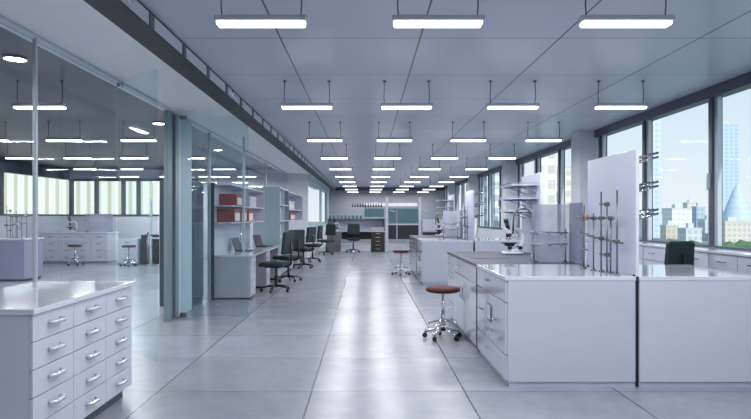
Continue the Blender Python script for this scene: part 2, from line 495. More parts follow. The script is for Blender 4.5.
# ------------------------------------------------------------------ drawer cabinet in the left foreground
def bow_handle(p, axis, L=.13, out=(1, 0, 0), r=.010, m='handle'):
    """arched pull; p its middle on the front, axis along its length"""
    p = Vector(p); a = Vector(axis); o = Vector(out)
    return MB().tube([p - a * L / 2, p - a * L / 2 + o * .022, p - a * L * .36 + o * .034, p + a * L * .36 + o * .034, p + a * L / 2 + o * .022, p + a * L / 2], r, 8)
cab = thing('drawer_cabinet', 'white drawer cabinet with fifteen drawers standing against the glass partition', 'cabinet', (-2.2, 4.0, 0))
bx(-.39, -.70, .085, .345, .70, .86).build('body', 'white', cab)
bx(-.39, -.68, 0, .31, .66, .085).build('plinth', 'kick', cab)
bx(-.395, -.72, .86, .385, .72, .892, bev=.005).build('worktop', 'top', cab)
cw = 1.40 / 3
for c in range(3):
    for r in range(5):
        y0 = -.70 + c * cw; z0 = .085 + r * .155
        d = bx(.346, y0 + .0025, z0 + .0025, .366, y0 + cw - .0025, z0 + .155 - .0025, bev=.002).build('drawer', 'white', cab)
        bow_handle((.366, y0 + cw / 2, z0 + .085), (0, 1, 0), .125, r=.014).build('handle', 'handle', d)

# ------------------------------------------------------------------ lab islands
HT = .91
def small_pull(p, L=.12):
    return bow_handle(p, (0, 1, 0), L, out=(-1, 0, 0), r=.006)
def near_bench(y, label):
    t = thing('lab_bench', label, 'lab bench', (1.675, y + .63, 0), 0, 'lab benches of the islands')
    bx(-.515, -.63, .05, .525, .63, HT - .035).build('carcass', 'gloss', t)
    bx(-.505, -.622, 0, .525, .62, .05).build('plinth', 'kick_pale', t)
    bx(-.54, -.634, HT - .035, .53, .63, HT, bev=.004).build('worktop', 'top', t)
    for z0, z1, yy0, yy1 in ((.70, .87, -.62, .62), (.27, .69, .0, .62), (.27, .69, -.62, -.005), (.06, .26, -.62, .62)):
        d = bx(-.535, yy0, z0, -.515, yy1, z1, bev=.002).build('drawer', 'gloss', t)
        small_pull((-.535, (yy0 + yy1) / 2, (z0 + z1) / 2 + .03)).build('handle', 'chrome', d)
    s = MB().box(-.545, -.10, .44, -.535, .06, .60, bev=.004).build('socket_plate', 'steel', t)
    bx(-.549, -.075, .46, -.545, .035, .58, bev=.002).build('socket_face', 'panel', s)
    return t
def far_bench(y, label):
    t = thing('lab_bench', label, 'lab bench', (1.675, y + 2.38, 0), 0, 'lab benches of the islands')
    bx(-.515, -1.10, .05, .525, 1.10, HT - .035).build('carcass', 'gloss', t)
    bx(-.49, -1.09, 0, .525, 1.08, .05).build('plinth', 'kick_pale', t)
    w = MB().box(-.54, -1.11, HT - .03, .53, 1.11, HT, bev=.004).build('worktop', 'steel_top', t)
    MB().box(-.42, -.30, HT + .0005, .0, .10, HT + .004, bev=.001).build('drain_board', 'steel_top', w)
    bx(-.54, -1.112, .05, -.515, -1.102, HT - .03).build('edge_strip', 'dark', t)
    for z0, z1 in ((.66, .86), (.46, .65), (.26, .45), (.06, .25)):
        d = bx(-.535, .44, z0, -.515, 1.09, z1, bev=.002).build('drawer', 'gloss', t)
        small_pull((-.535, .76, (z0 + z1) / 2 + .03)).build('handle', 'chrome', d)
    d = bx(-.535, -1.10, .70, -.515, .43, .86, bev=.002).build('drawer', 'gloss', t)
    small_pull((-.535, .0, .80)).build('handle', 'chrome', d)
    for y0, y1, hy in ((-1.10, -.325, -.40), (-.315, .43, -.24)):
        d = bx(-.535, y0, .06, -.515, y1, .69, bev=.002).build('door', 'gloss', t)
        bow_handle((-.535, hy, .52), (0, 0, 1), .16, out=(-1, 0, 0), r=.006).build('handle', 'chrome', d)
    return t
def right_bench(y, label):
    t = thing('lab_bench', label, 'lab bench', (2.75, y + .60, 0), 0, 'lab benches of the islands')
    bx(-.515, -.60, .05, .52, .60, HT - .035).build('carcass', 'panel', t)
    bx(-.515, -.592, 0, .49, .58, .05).build('plinth', 'kick_pale', t)
    bx(-.52, -.604, HT - .035, .545, .62, HT, bev=.004).build('worktop', 'top', t)
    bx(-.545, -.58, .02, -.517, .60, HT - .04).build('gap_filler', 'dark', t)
    for z0, z1 in ((.66, .86), (.46, .65), (.26, .45), (.06, .25)):
        d = bx(.52, -.59, z0, .54, .59, z1, bev=.002).build('drawer', 'gloss', t)
        bow_handle((.54, 0, (z0 + z1) / 2 + .03), (0, 1, 0), .12, r=.006).build('handle', 'chrome', d)
    return t

def upright_panel(loc, dy, h, label, m='frost'):
    t = thing('divider_panel', label, 'divider panel', loc, 0, 'upright divider panels on the lab benches')
    bx(-.012, 0, 0, .012, dy, h, bev=.003).build('panel_sheet', m, t)
    MB().box(-.018, 0, 0, .018, .04, .012).box(-.018, dy - .04, 0, .018, dy, .012).build('floor_clip', 'dark', t)
    bx(-.014, -.008, 0, .014, .0, h).build('edge_strip', 'top', t)
    return t

def make_microscope(loc, label, rz=0.0):
    t = thing('microscope', label, 'microscope', loc, rz, 'white microscopes')
    MB().box(-.13, -.085, 0, .13, .085, .035, bev=.012).box(-.02, -.06, .03, .12, .06, .07, bev=.012).build('base', 'top', t)
    pts = []
    for k in range(15):
        a = -PI / 2 + k / 14 * (PI * .93)
        pts.append((.035 + .105 * math.cos(a), 0, .185 + .135 * math.sin(a)))
    MB().tube([(.02, 0, .05)] + pts + [(-.02, 0, .345)], [.028] + [.032] * len(pts) + [.03], 12).build('arm', 'top', t)
    MB().box(-.13, -.07, .135, .05, .07, .152, bev=.004).box(-.09, -.05, .105, .02, .05, .135, bev=.004).build('stage', 'black', t)
    MB().lathe([(.02, .06), (.03, .07), (.03, .10)], (-.03, 0, 0), 16).build('condenser', 'black', t)
    MB().lathe([(.018, .215), (.036, .235), (.036, .262)], (-.045, 0, 0), 18).build('nosepiece', 'black', t)
    for dx, dy, l in ((0, 0, .05), (-.03, .012, .035), (.02, -.02, .03)):
        MB().tube([(-.045 + dx * .6, dy, .235), (-.045 + dx, dy, .225 - l)], [.011, .008], 10).build('objective', 'chrome', t)
    MB().box(-.085, -.04, .26, .03, .04, .335, bev=.015).build('head', 'top', t)
    for s in (-1, 1):
        MB().tube([(-.05, s * .028, .32), (-.075, s * .028, .41)], .019, 14).tube([(-.073, s * .028, .40), (-.084, s * .028, .455)], .023, 14).build('eyepiece', 'black', t)
    for s in (-1, 1):
        MB().tube([(.09, s * .03, .085), (.09, s * .075, .085)], .024, 16).tube([(.09, s * .07, .085), (.09, s * .09, .085)], .014, 14).build('focus_knob', 'black', t)
    return t

def make_shelf(loc, label):
    t = thing('wall_shelf', label, 'shelf', loc, 0, 'small shelves on the divider panels')
    bx(-.34, 0, 0, 0, .62, .014, bev=.003).build('board', 'frost', t)
    MB().box(-.34, 0, .012, -.33, .62, .04).box(-.34, 0, .012, 0, .008, .04).box(-.34, .612, .012, 0, .62, .04).build('lip', 'clear', t)
    for y in (.08, .54):
        MB().tube([(-.30, y, -.006), (-.004, y, -.006)], .007, 8).tube([(-.24, y, -.006), (-.004, y, -.085)], .006, 8).build('bracket', 'steel', t)
    return t

def make_tube_rack(loc, label):
    t = thing('tube_rack', label, 'tube rack', loc, 0, 'tube racks on the divider panels')
    bx(0, 0, -.02, .012, .30, .06, bev=.003).build('rail', 'rod', t)
    for r in range(2):
        for k in range(4):
            y = .04 + k * .073
            MB().tube([(.008, y, r * .035), (.20, y, .055 + r * .035)], .009, 8).build('peg', 'steel', t)
    return t

def clampjaw(p):
    x, y, z = p
    return MB().box(x - .02, y - .02, z - .018, x + .02, y + .02, z + .018, bev=.005).tube([(x, y, z), (x - .05, y - .005, z + .004)], .006, 8).tube([(x - .05, y, z + .004), (x - .062, y, z + .004)], .012, 10)

def make_frame(loc, label):
    t = thing('lab_support_frame', label, 'support frame', loc, 0, 'rod support frames on the lab benches')
    for x, y, h in ((.0, .02, .71), (-.02, .18, .60), (.02, .20, .48), (.0, .36, .71), (-.03, .46, .52), (.0, .78, .60), (-.05, .66, .50)):
        s = MB().tube([(x, y, .006), (x, y, h)], .0075, 10).build('upright_rod', 'rod', t)
        MB().lathe([(.03, 0), (.03, .006), (.012, .012)], (x, y, 0), 16).build('foot_plate', 'rod', s)
    MB().tube([(.012, .10, .475), (.012, 1.02, .475)], .007, 10).build('cross_rod', 'rod', t)
    MB().tube([(.012, -.06, .27), (.012, .72, .31)], .010, 10).build('cross_rod', 'rod', t)
    for p in ((.0, .18, .475), (.02, .20, .475), (0, .36, .475), (0, .78, .475), (-.03, .46, .475), (0, .02, .28), (0, .36, .295), (-.02, .18, .16), (-.02, .18, .595)):
        clampjaw(p).build('clamp', 'rod', t)
    MB().lathe([(.004, -.03), (.02, -.015), (.02, .015), (.004, .03)], (0, .70, .48), 14).build('orange_clamp', 'orange', t)
    MB().torus((-.07, .62, .33), .05, .004).torus((-.07, .62, .18), .05, .004).build('ring', 'rod', t)
    MB().lathe([(.012, .20), (.045, .23), (.05, .28), (.02, .335), (.014, .40), (.016, .40)], (-.07, .62, -.02), 16).build('flask', 'clear', t)
    return t

def make_tap(loc, label):
    t = thing('gooseneck_tap', label, 'tap', loc, 0, 'taps on the lab islands')
    MB().lathe([(.035, 0), (.035, .012), (.018, .03), (.018, .06)], seg=18).build('base', 'chrome', t)
    pts = [(0, 0, .05), (0, 0, .46)]
    for k in range(1, 9):
        a = PI * k / 8 * .9
        pts.append((-.11 + .11 * math.cos(a), 0, .46 + .12 * math.sin(a)))
    pts.append((-.225, 0, .30))
    MB().tube(pts, .012, 12).build('spout', 'rod', t)
    MB().tube([(0, -.02, .045), (0, -.07, .06)], .008, 10).build('lever', 'chrome', t)
    return t

def make_rail(loc, label):
    t = thing('utility_rail', label, 'rail', loc, 0, 'utility rails across the lab islands')
    for x in (0, .33):
        MB().tube([(x, 0, 0), (x, 0, .36)], .008, 10).lathe([(.025, 0), (.025, .008)], (x, 0, 0), 14).build('upright', 'steel', t)
    for z in (.20, .32):
        MB().tube([(-.04, 0, z), (.355, 0, z)], .007, 10).build('rail_bar', 'steel', t)
        for x in (.02, .15, .27):
            MB().tube([(x, -.012, z), (x, -.05, z - .02)], .010, 10).build('tap_nozzle', 'rod', t)
    return t

def island(y, wh):
    near_bench(y, 'glossy white bench facing the aisle with pale worktop, near half of the %s lab island' % wh)
    far_bench(y, 'bench with steel worktop and drawers facing the aisle, far half of the %s lab island' % wh)
    right_bench(y, 'plain white bench on the window side of the dark gap in the %s lab island' % wh)
    upright_panel((2.213, y, HT + .001), 1.06, 1.04, 'tall pale divider panel with rods before it, front end of the %s lab island' % wh)
    upright_panel((2.185, y + 2.58, HT + .001), .90, 1.04, 'tall pale divider panel carrying three shelves, rear end of the %s lab island' % wh)
    t = thing('splash_shield', 'smoked upright acrylic sheet behind the rod frame of the %s lab island' % wh, 'shield', (2.15, y + 1.07, HT), 0, 'acrylic shields on the lab islands')
    bx(-.008, 0, 0, .008, .36, .63, bev=.003).build('acrylic_sheet', 'shield_dark', t)
    MB().box(-.02, .02, 0, .02, .06, .02).box(-.02, .30, 0, .02, .34, .02).build('foot_clip', 'steel', t)
    t = thing('splash_shield', 'pale see-through acrylic sheet across the %s lab island beside the tap' % wh, 'shield', (1.97, y + 1.50, HT), 0, 'acrylic shields on the lab islands')
    bx(-.20, -.008, 0, .195, .008, .62, bev=.003).build('acrylic_sheet', 'shield', t)
    MB().box(-.18, -.02, 0, -.14, .02, .02).box(.13, -.02, 0, .17, .02, .02).build('foot_clip', 'steel', t)
    make_frame((2.10, y + .10, HT), 'steel rod lattice with clamps and an orange clamp on the %s lab island' % wh)
    for z, n in ((1.79, 'top'), (1.62, 'middle'), (1.46, 'bottom')):
        make_shelf((2.165, y + 2.66, z), '%s one of three clear shelves on the rear panel of the %s lab island' % (n, wh))
    for z, n in ((1.84, 'top'), (1.60, 'middle'), (1.37, 'bottom')):
        make_tube_rack((2.226, y + .04, z), '%s one of three tube racks on the window side of the %s island panel' % (n, wh))
    make_tap((1.86, y + 1.78, HT + .001), 'chrome gooseneck tap on the steel worktop of the %s lab island' % wh)
    make_rail((1.765, y + 1.40, HT + .001), 'low steel utility rail with nozzles beside the tap of the %s lab island' % wh)
    make_microscope((1.885, y + 2.84, HT + .005), 'white microscope with black eyepieces on the %s lab island' % wh)
island(4.9, 'nearer')
island(12.3, 'farther')

# ------------------------------------------------------------------ stools and chairs
def star_base(t, R, m, zc, caster_r=.028):
    for k in range(5):
        a = 2 * PI * k / 5 + .35
        ca, sa = math.cos(a), math.sin(a)
        leg = MB().tube([(0, 0, zc + .03), (R * .5 * ca, R * .5 * sa, zc + .018), (R * ca, R * sa, zc - .005)], [.022, .018, .013], 8).build('leg', m, t)
        MB().tube([(R * ca - .014 * sa, R * sa + .014 * ca, caster_r), (R * ca + .014 * sa, R * sa - .014 * ca, caster_r)], caster_r, 14).tube([(R * ca, R * sa, caster_r), (R * ca, R * sa, zc)], .008, 8).build('caster', 'black', leg)
def make_stool(loc, label, rz=0.0):
    t = thing('lab_stool', label, 'stool', loc, rz, 'round lab stools')
    MB().lathe([(.05, .535), (.17, .535), (.193, .545), (.198, .565), (.185, .585), (.14, .594), (0, .597)], seg=36).build('seat', 'maroon', t)
    MB().lathe([(.10, .522), (.16, .528), (.16, .536)], seg=30).build('seat_plate', 'chrome', t)
    MB().tube([(0, 0, .09), (0, 0, .53)], .016, 14).tube([(0, 0, .09), (0, 0, .32)], .022, 14).build('column', 'chrome', t)
    fr = MB().torus((0, 0, .17), .165, .009).build('foot_ring', 'chrome', t)
    b = MB()
    for k in range(3):
        a = 2 * PI * k / 3
        b.tube([(.02 * math.cos(a), .02 * math.sin(a), .22), (.165 * math.cos(a), .165 * math.sin(a), .172)], .006, 8)
    b.build('ring_strut', 'chrome', fr)
    star_base(t, .21, 'chrome', .075)
    return t
st = make_stool((.885, 6.9, 0), 'round maroon stool on chrome base beside the nearer lab island')
dup(st, (.84, 14.4, 0), .5, 'round maroon stool on chrome base beside the farther lab island')
dup(st, (-8.35, 17.2, 0), .2, 'maroon stool behind glass before the long white side room bench')
dup(st, (-6.68, 16.9, 0), .9, 'maroon stool behind glass before the small white side room cabinet')

def make_chair(loc, label, rz, h=.55, bw=.26, bh=.42):
    """faces local +x"""
    t = thing('office_chair', label, 'chair', loc, rz, 'dark green office chairs')
    MB().box(-.23, -.25, h - .08, .26, .25, h, bev=.037).build('seat', 'green', t)
    MB().box(-.15, -.15, h - .10, .15, .15, h - .076, bev=.006).build('seat_plate', 'black', t)
    mb = MB().box(-.034, -bw, 0, .034, bw, bh, bev=.032)
    for v in mb.bm.verts:
        y, z = v.co.y, v.co.z
        v.co.x += .45 * y * y - .10 * (z - .1) * (1 if z > .1 else .2)
        k = 1 - .18 * max(0, (z - bh + .14) / .14) ** 2 - .10 * max(0, (.12 - z) / .12) ** 2
        v.co.y *= k
    mb.bm.transform(Matrix.Translation((-.25, 0, h + .15)))
    mb.build('backrest', 'green', t)
    MB().tube([(-.05, 0, h - .09), (-.22, 0, h - .085), (-.30, 0, h - .02), (-.305, 0, h + .15), (-.30, 0, h + .36)], [.016, .018, .02, .018, .014], 10).build('spine', 'black', t)
    MB().tube([(0, 0, .08), (0, 0, h - .10)], .016, 12).tube([(0, 0, .08), (0, 0, h * .55)], .026, 14).build('gas_column', 'black', t)
    star_base(t, .27, 'black', .085, .03)
    return t
ch = make_chair((-1.68, 11.2, 0), 'dark green office chair nearest the front, at the desk under the red boxes', PI - .25)
dup(ch, (-1.68, 13.0, 0), PI - .65, 'dark green office chair at the far end of the desk under the red boxes')
dup(ch, (-1.70, 16.3, 0), PI - .4, 'dark green office chair at the near end of the second desk')
dup(ch, (-1.66, 18.6, 0), PI - .15, 'dark green office chair at the far end of the second desk')
dup(ch, (-.50, 23.45, 0), PI / 2 + .1, 'dark green office chair at the brown-sided desk across the back of the lab')
dup(ch, (-1.45, 22.0, 0), PI + .9, 'dark green office chair standing alone by the far left windows')
make_chair((3.385, 6.85, 0), 'dark green office chair between the nearer lab island and window bench', math.atan2(.95, -.3), .62, .205, .36)

# ------------------------------------------------------------------ window benches
def window_bench(y, L, label):
    t = thing('window_bench', label, 'bench', (3.98, y + L / 2, 0), 0, 'drawer benches under the windows')
    h = 1.03
    bx(-.16, -L / 2 + .002, .08, .175, L / 2 - .002, h - .03).build('carcass', 'white', t)
    bx(-.13, -L / 2 + .01, 0, .175, L / 2 - .01, .08).build('plinth', 'kick_pale', t)
    bx(-.195, -L / 2 + .001, h - .03, .178, L / 2 - .001, h, bev=.004).build('worktop', 'top', t)
    n = 5; w = L / n
    for k in range(n):
        for z0, z1 in ((.82, .99), (.64, .81), (.37, .63), (.09, .36)):
            y0 = -L / 2 + k * w
            d = bx(-.18, y0 + .006, z0, -.161, y0 + w - .006, z1, bev=.002).build('drawer', 'white', t)
            small_pull((-.18, y0 + w / 2, (z0 + z1) / 2 + .01), .13).build('handle', 'steel', d)
window_bench(5.62, 2.6, 'white drawer bench under the windows behind the green chair')
window_bench(8.24, 2.6, 'white drawer bench under the windows just before the nearest column')
window_bench(11.32, 2.4, 'white drawer bench under the windows just past the nearest column')
window_bench(13.74, 2.4, 'white drawer bench under the windows between nearest and second columns')

# ------------------------------------------------------------------ desks on the left
def make_desk(y, L, label):
    t = thing('office_desk', label, 'desk', (-2.26, y + L / 2, 0), 0, 'long desks along the partition')
    bx(-.34, -L / 2, .72, .345, L / 2, .75, bev=.004).build('desktop', 'top', t)
    bx(-.33, -L / 2 + .01, .03, .30, -L / 2 + .035, .72).build('end_panel', 'desk_grey', t)
    MB().box(-.31, -L / 2 + .012, 0, -.27, -L / 2 + .05, .03).box(.27, -L / 2 + .012, 0, .31, -L / 2 + .05, .03).build('foot', 'black', t)
    bx(-.34, -L / 2 + .04, .2, -.32, L / 2 - .04, .72).build('back_panel', 'desk_grey', t)
    for p in (-L / 2 + .04, -.2, L / 2 - .46):
        c = bx(-.30, p, .04, .30, p + .42, .72).build('pedestal', 'desk_grey', t)
        bx(-.28, p + .03, 0, .28, p + .39, .04).build('plinth', 'dark', c)
        for r in range(5):
            z0 = .045 + r * .134
            d = bx(.301, p + .004, z0, .32, p + .416, z0 + .13, bev=.003).build('drawer', 'white', c)
    return t
make_desk(10.11, 3.59, 'long pale desk with drawer pedestals under the red boxes')
make_desk(15.5, 3.7, 'second long pale desk farther along the partition, past the tall bookcase')

def shelf_unit(y, L, x0, x1, label, ztop=1.95):
    t = thing('shelf_unit', label, 'shelf unit', (x0, y, 0), 0, 'shelf units over the desks')
    d = x1 - x0
    bx(0, 0, .752, .02, L, ztop).build('back_board', 'shelf', t)
    for z in (1.28, 1.57, ztop - .02):
        bx(.02, .025, z, d, L, z + .02, bev=.003).build('shelf_board', 'shelf', t)
    if L < 3.4: bx(0, L * .45, 1.30, d - .03, L * .45 + .018, ztop - .02).build('divider', 'shelf', t)
    bx(0, L - .02, 1.28, d, L, ztop).build('side_board', 'shelf', t)
    return t
su = shelf_unit(10.11, 3.3, -2.605, -2.27, 'lilac white shelf unit holding red boxes over the first desk')
tag(bx(-.03, -.015, 0, .05, .0149, 1.97).build('end_panel', 'dark', None, (-2.6, 10.08, 0)), 'tall narrow black end panel closing the near end of the first shelf unit', 'panel')
su2 = shelf_unit(15.5, 3.5, -2.5, -2.0, 'shelf unit with one red box over the second desk', 2.05)

def make_box(loc, sx, sy, sz, m, label, labelled=True):
    t = thing('storage_box', label, 'box', loc, 0, 'storage boxes on the shelves')
    bx(0, 0, 0, sx, sy, sz * .8, bev=.004).build('box_body', m, t)
    bx(-.003, -.003, sz * .72, sx + .003, sy + .003, sz, bev=.004).build('lid', m, t)
    if labelled:
        bx(sx, sy * .12, sz * .08, sx + .004, sy * .88, sz * .70).build('paper_label', 'paper', t)
    return t
make_box((-2.575, 10.38, 1.301), .30, .50, .235, 'red', 'red storage box on the lower shelf, nearest the black end panel')
make_box((-2.575, 10.95, 1.301), .30, .50, .235, 'red', 'red storage box on the lower shelf, second from the black end panel')
make_box((-2.575, 11.62, 1.301), .30, .50, .235, 'red', 'red storage box on the lower shelf, third from the black end panel')
make_box((-2.575, 10.55, 1.591), .30, .50, .21, 'red', 'red storage box on the upper shelf of the first shelf unit')
make_box((-2.575, 11.85, 1.591), .28, .70, .21, 'binder', 'pale grey storage box on the upper shelf beside a red box', False)
make_box((-2.45, 16.2, 1.301), .40, 1.2, .20, 'red', 'red storage box on the lower shelf over the second desk')
make_box((-2.45, 16.0, 1.591), .40, 1.2, .23, 'binder', 'pale storage box on the upper shelf over the second desk')
# slim post standing on the first desk
struct(bx(-2.22, 10.78, .751, -2.18, 10.82, SOF, bev=.004).build('trim_5', 'post'))

def make_laptop(loc, label, rz=0.0):
    t = thing('laptop', label, 'laptop', loc, rz, 'laptops on the desks')
    b = bx(-.12, -.17, 0, .12, .17, .018, bev=.004).build('keyboard_base', 'black', t)
    bx(-.08, -.15, .018, .06, .15, .020).build('keys', 'screen', b)
    m = MB().box(-.006, -.17, 0, .006, .17, .25, bev=.003); m.bm.transform(Matrix.Translation((-.12, 0, .014)) @ Matrix.Rotation(-.30, 4, 'Y')); s = m.build('lid', 'black', t)
    m = MB().box(.006, -.155, .015, .0075, .155, .235); m.bm.transform(Matrix.Translation((-.12, 0, .014)) @ Matrix.Rotation(-.30, 4, 'Y')); m.build('display', 'screen', s)
    return t
make_laptop((-2.30, 11.35, .751), 'open dark laptop on the first desk beside the slim post', -.2)
make_laptop((-2.20, 13.0, .751), 'open dark laptop at the far end of the first desk', -.3)
make_laptop((-2.20, 16.9, .751), 'open dark laptop on the second desk under the red box', -.2)

bc = thing('bookcase', 'tall grey-green bookcase with open compartments standing between the two desks', 'bookcase', (-2.285, 13.78, 0))
bx(-.31, 0, 0, .31, .03, 2.08, bev=.003).build('side_panel', 'greygreen', bc)
bx(-.31, 1.57, 0, .31, 1.60, 2.08, bev=.003).build('side_panel', 'greygreen', bc)
bx(-.31, .03, 0, -.29, 1.57, 2.08).build('back_panel', 'greygreen', bc)
for z in (.06, .9, 1.28, 1.66, 2.05):
    bx(-.29, .03, z, .305, 1.57, z + .025).build('shelf', 'shelf', bc)
for y in (.03, .805):
    d = bx(.29, y, .09, .31, y + .765, .895, bev=.003).build('door', 'greygreen', bc)
    MB().tube([(.325, y + .68, .5), (.325, y + .68, .64)], .007, 8).build('handle', 'steel', d)
bx(-.01, .79, .925, .30, .81, 2.05).build('divider', 'shelf', bc)
for lvl, z in enumerate((.926, 1.306, 1.686)):
    nm = ('bottom', 'middle', 'top')[lvl]
    for k in range(4):
        o = bx(.02, .05 + k * .085, z, .28, .125 + k * .085, z + .29, bev=.004).build('ring_binder', 'binder', None, (-2.285, 13.78, 0))
        tag(o, 'pale ring binder on the %s bookcase shelf, %s from the front end' % (nm, ORD[k]), 'binder', 'ring binders in the tall bookcase')

# ------------------------------------------------------------------ bench across the back
YB = 23.8
dk = thing('desk', 'wide desk with brown side panel and dark drawers across the back of the lab', 'desk', (-.4, YB, 0))
bx(-1.15, 0, .79, 1.16, .80, .82, bev=.004).build('desktop', 'shelf', dk)
bx(-1.15, .02, 0, -.60, .05, .79).build('front_panel', 'brown_grey', dk)
bx(-1.15, .05, 0, -1.12, .78, .79).build('side_panel', 'brown_grey', dk)
bx(-.60, .50, .48, .60, .53, .79).build('modesty_panel', 'navy', dk)
pd = bx(.60, .04, 0, 1.14, .75, .79).build('drawer_unit', 'brown', dk)
for r in range(5):
    z0 = .02 + r * .152
    d = bx(.605, .018, z0, 1.135, .039, z0 + .146, bev=.003).build('drawer', 'brown', pd)
bx(-1.15, .77, .82, 1.16, .80, 1.28).build('hutch_back', 'shelf', dk)
bx(-1.15, .35, 1.28, 1.16, .82, 1.31, bev=.003).build('hutch_shelf', 'brown_grey', dk)
for r in range(5):
    z0 = .02 + r * .152
    o = bow_handle((.87, .018, z0 + .09), (1, 0, 0), .16, out=(0, -1, 0), r=.012).build('handle', 'handle', dk)
for x in (-1.15, 1.12):
    bx(x, .36, .82, x + .03, .77, 1.28).build('hutch_side', 'brown_grey', dk)
rk = thing('reagent_rack', 'tall pale rack with two posts and teal glass cabinets behind the back desk', 'rack', (1.45, YB, 0))
for x in (-.62, .69):
    bx(x - .05, .02, 0, x + .05, .12, 2.17, bev=.005).build('post', 'post', rk)
for x in (-.57, .74):
    o = MB().tube([(x + .0, .0, 1.60), (x + .12, -.08, 1.63), (x + .20, -.08, 1.60)], .012, 8).lathe([(.015, 0), (.05, .03), (.05, .05)], (x + .2, -.08, 1.56), 12).build('swivel_nozzle', 'handle', rk)
bx(-1.55, .42, 1.80, .64, .56, 1.95, bev=.006).build('top_canopy', 'top', rk)
bx(-1.5, .40, 1.82, .60, .419, 1.93).build('strip_lamp', 'rack_lamp', rk)
cb = bx(-.565, .06, 1.06, .635, .55, 1.10).build('cabinet_shelf', 'shelf', rk)
for x0, x1, z0 in ((-1.52, -.72, 1.36), (-.56, -.24, 1.11), (-.20, .63, 1.11)):
    c = bx(x0, .08, z0, x1, .50, 1.74).build('glass_cabinet', 'greygreen', rk)
    bx(x0 + .02, .06, z0 + .03, x1 - .02, .08, 1.71).build('glass_door', 'teal', c)
c = bx(-.565, .06, .50, .635, .52, 1.06).build('dark_cabinet', 'navy', rk)
bx(-.235, .04, .50, -.205, .06, 1.06).build('divider_strip', 'shelf', c)
bx(-2.05, .18, 1.742, -.72, .40, 1.762).build('bottle_shelf', 'shelf', rk)
sc = thing('side_cabinet', 'pale blue cabinet over dark drawers beside the reagent rack post', 'cabinet', (2.6, YB + .05, 0))
bx(-.36, 0, .80, .45, .5, 1.28, bev=.004).build('upper_body', 'binder', sc)
bx(-.36, 0, 0, .45, .5, .795, bev=.004).build('lower_body', 'desk_grey', sc)
bx(-.34, -.02, .54, .43, 0, .78, bev=.003).build('dark_drawer', 'brown', sc)
for k in range(4):
    bx(-.34 + k * .195, -.015, .83, -.34 + k * .195 + .18, 0, 1.25, bev=.003).build('file_door', 'shelf', sc)
proto = None
for k in range(9):
    lab = 'green bottle on the back desk hutch, %s of nine from the left' % ORD[k]
    loc = (-1.45 + k * .155, YB + .52, 1.311)
    if proto is None:
        proto = thing('bottle', lab, 'bottle', loc, 0, 'green bottles on the back desk hutch')
        MB().lathe([(.045, 0), (.05, .01), (.05, .10), (.02, .13), (.018, .16)], seg=14).build('bottle_body', 'teal_bottle', proto)
        MB().lathe([(.022, .155), (.022, .185)], seg=12).build('cap', 'top', proto)
    else:
        dup(proto, loc, None, lab)
proto = None
WHO = ORD + ['eleventh', 'twelfth']
for k in range(12):
    lab = 'small dark bottle on the thin back desk shelf, %s of twelve from the left' % WHO[k]
    loc = (-.54 + k * .105, YB + .28, 1.763)
    if proto is None:
        proto = thing('bottle', lab, 'bottle', loc, 0, 'dark bottles over the back desk')
        MB().lathe([(.03, 0), (.032, .01), (.032, .09), (.012, .12), (.012, .15)], seg=12).build('bottle_body', 'dark_bottle', proto)
        MB().lathe([(.015, .145), (.015, .17)], seg=10).build('cap', 'black', proto)
    else:
        dup(proto, loc, None, lab)
make_microscope((-1.2, YB + .35, .821), 'white microscope on the brown-sided back desk', 0.6)
cs = thing('instrument_case', 'slate blue instrument case on the back desk above the dark drawers', 'case', (.45, YB + .3, .821))
bx(-.26, -.14, 0, .26, .14, .15, bev=.012).build('case_body', 'desk_grey', cs)
bx(-.05, -.16, .10, .05, -.14, .12, bev=.003).build('latch', 'steel', cs)

# ------------------------------------------------------------------ side room furniture seen through the glass
sb = thing('lab_bench', 'long white lab bench behind the glass with a maroon stool before it', 'lab bench', (-8.7, 18.4, 0))
bx(-1.0, -.4, .05, .95, .4, .89).build('carcass', 'panel', sb)
bx(-.98, -.36, 0, .93, .38, .05).build('plinth', 'kick_pale', sb)
bx(-1.02, -.43, .89, .97, .42, .93, bev=.004).build('worktop', 'top', sb)
for k in range(4):
    for z0, z1 in ((.66, .86), (.46, .65), (.26, .45), (.06, .25)):
        d = bx(-.98 + k * .48, -.42, z0, -.98 + k * .48 + .47, -.401, z1, bev=.002).build('drawer', 'white', sb)
        bow_handle((-.745 + k * .48, -.42, (z0 + z1) / 2 + .03), (1, 0, 0), .13, out=(0, -1, 0), r=.007).build('handle', 'steel', d)
wc = thing('cabinet', 'small white two-drawer cabinet in the side room behind the second stool', 'cabinet', (-6.97, 17.8, 0))
bx(-.33, -.25, .04, .30, .25, .74, bev=.004).build('body', 'white', wc)
bx(-.31, -.22, 0, .28, .23, .04).build('plinth', 'kick_pale', wc)
for z0, z1 in ((.06, .39), (.40, .72)):
    d = bx(-.32, -.27, z0, .29, -.251, z1, bev=.002).build('drawer', 'white', wc)
    bow_handle((0, -.27, z1 - .08), (1, 0, 0), .13, out=(0, -1, 0), r=.007).build('handle', 'steel', d)
dc = thing('cabinet', 'dark brown low cabinet in the side room behind two pale poles', 'cabinet', (-6.2, 17.9, 0))
bx(-.42, -.25, 0, .75, .25, .86, bev=.004).build('body', 'brown', dc)
for k in range(2):
    d = bx(-.41 + k * .58, -.27, .04, .16 + k * .58, -.251, .84, bev=.003).build('door', 'brown', dc)
    bow_handle((.09 + k * .10, -.27, .6), (0, 0, 1), .13, out=(0, -1, 0), r=.007).build('handle', 'steel', d)
pr = thing('pole_rack', 'pale rack of two tall poles joined by bars before the dark side room cabinet', 'rack', (-6.1, 17.4, 0))
for x in (-.14, .14):
    MB().box(x - .03, -.03, 0, x + .03, .03, 1.9, bev=.004).box(x - .05, -.15, 0, x + .05, .15, .02).build('pole', 'post', pr)
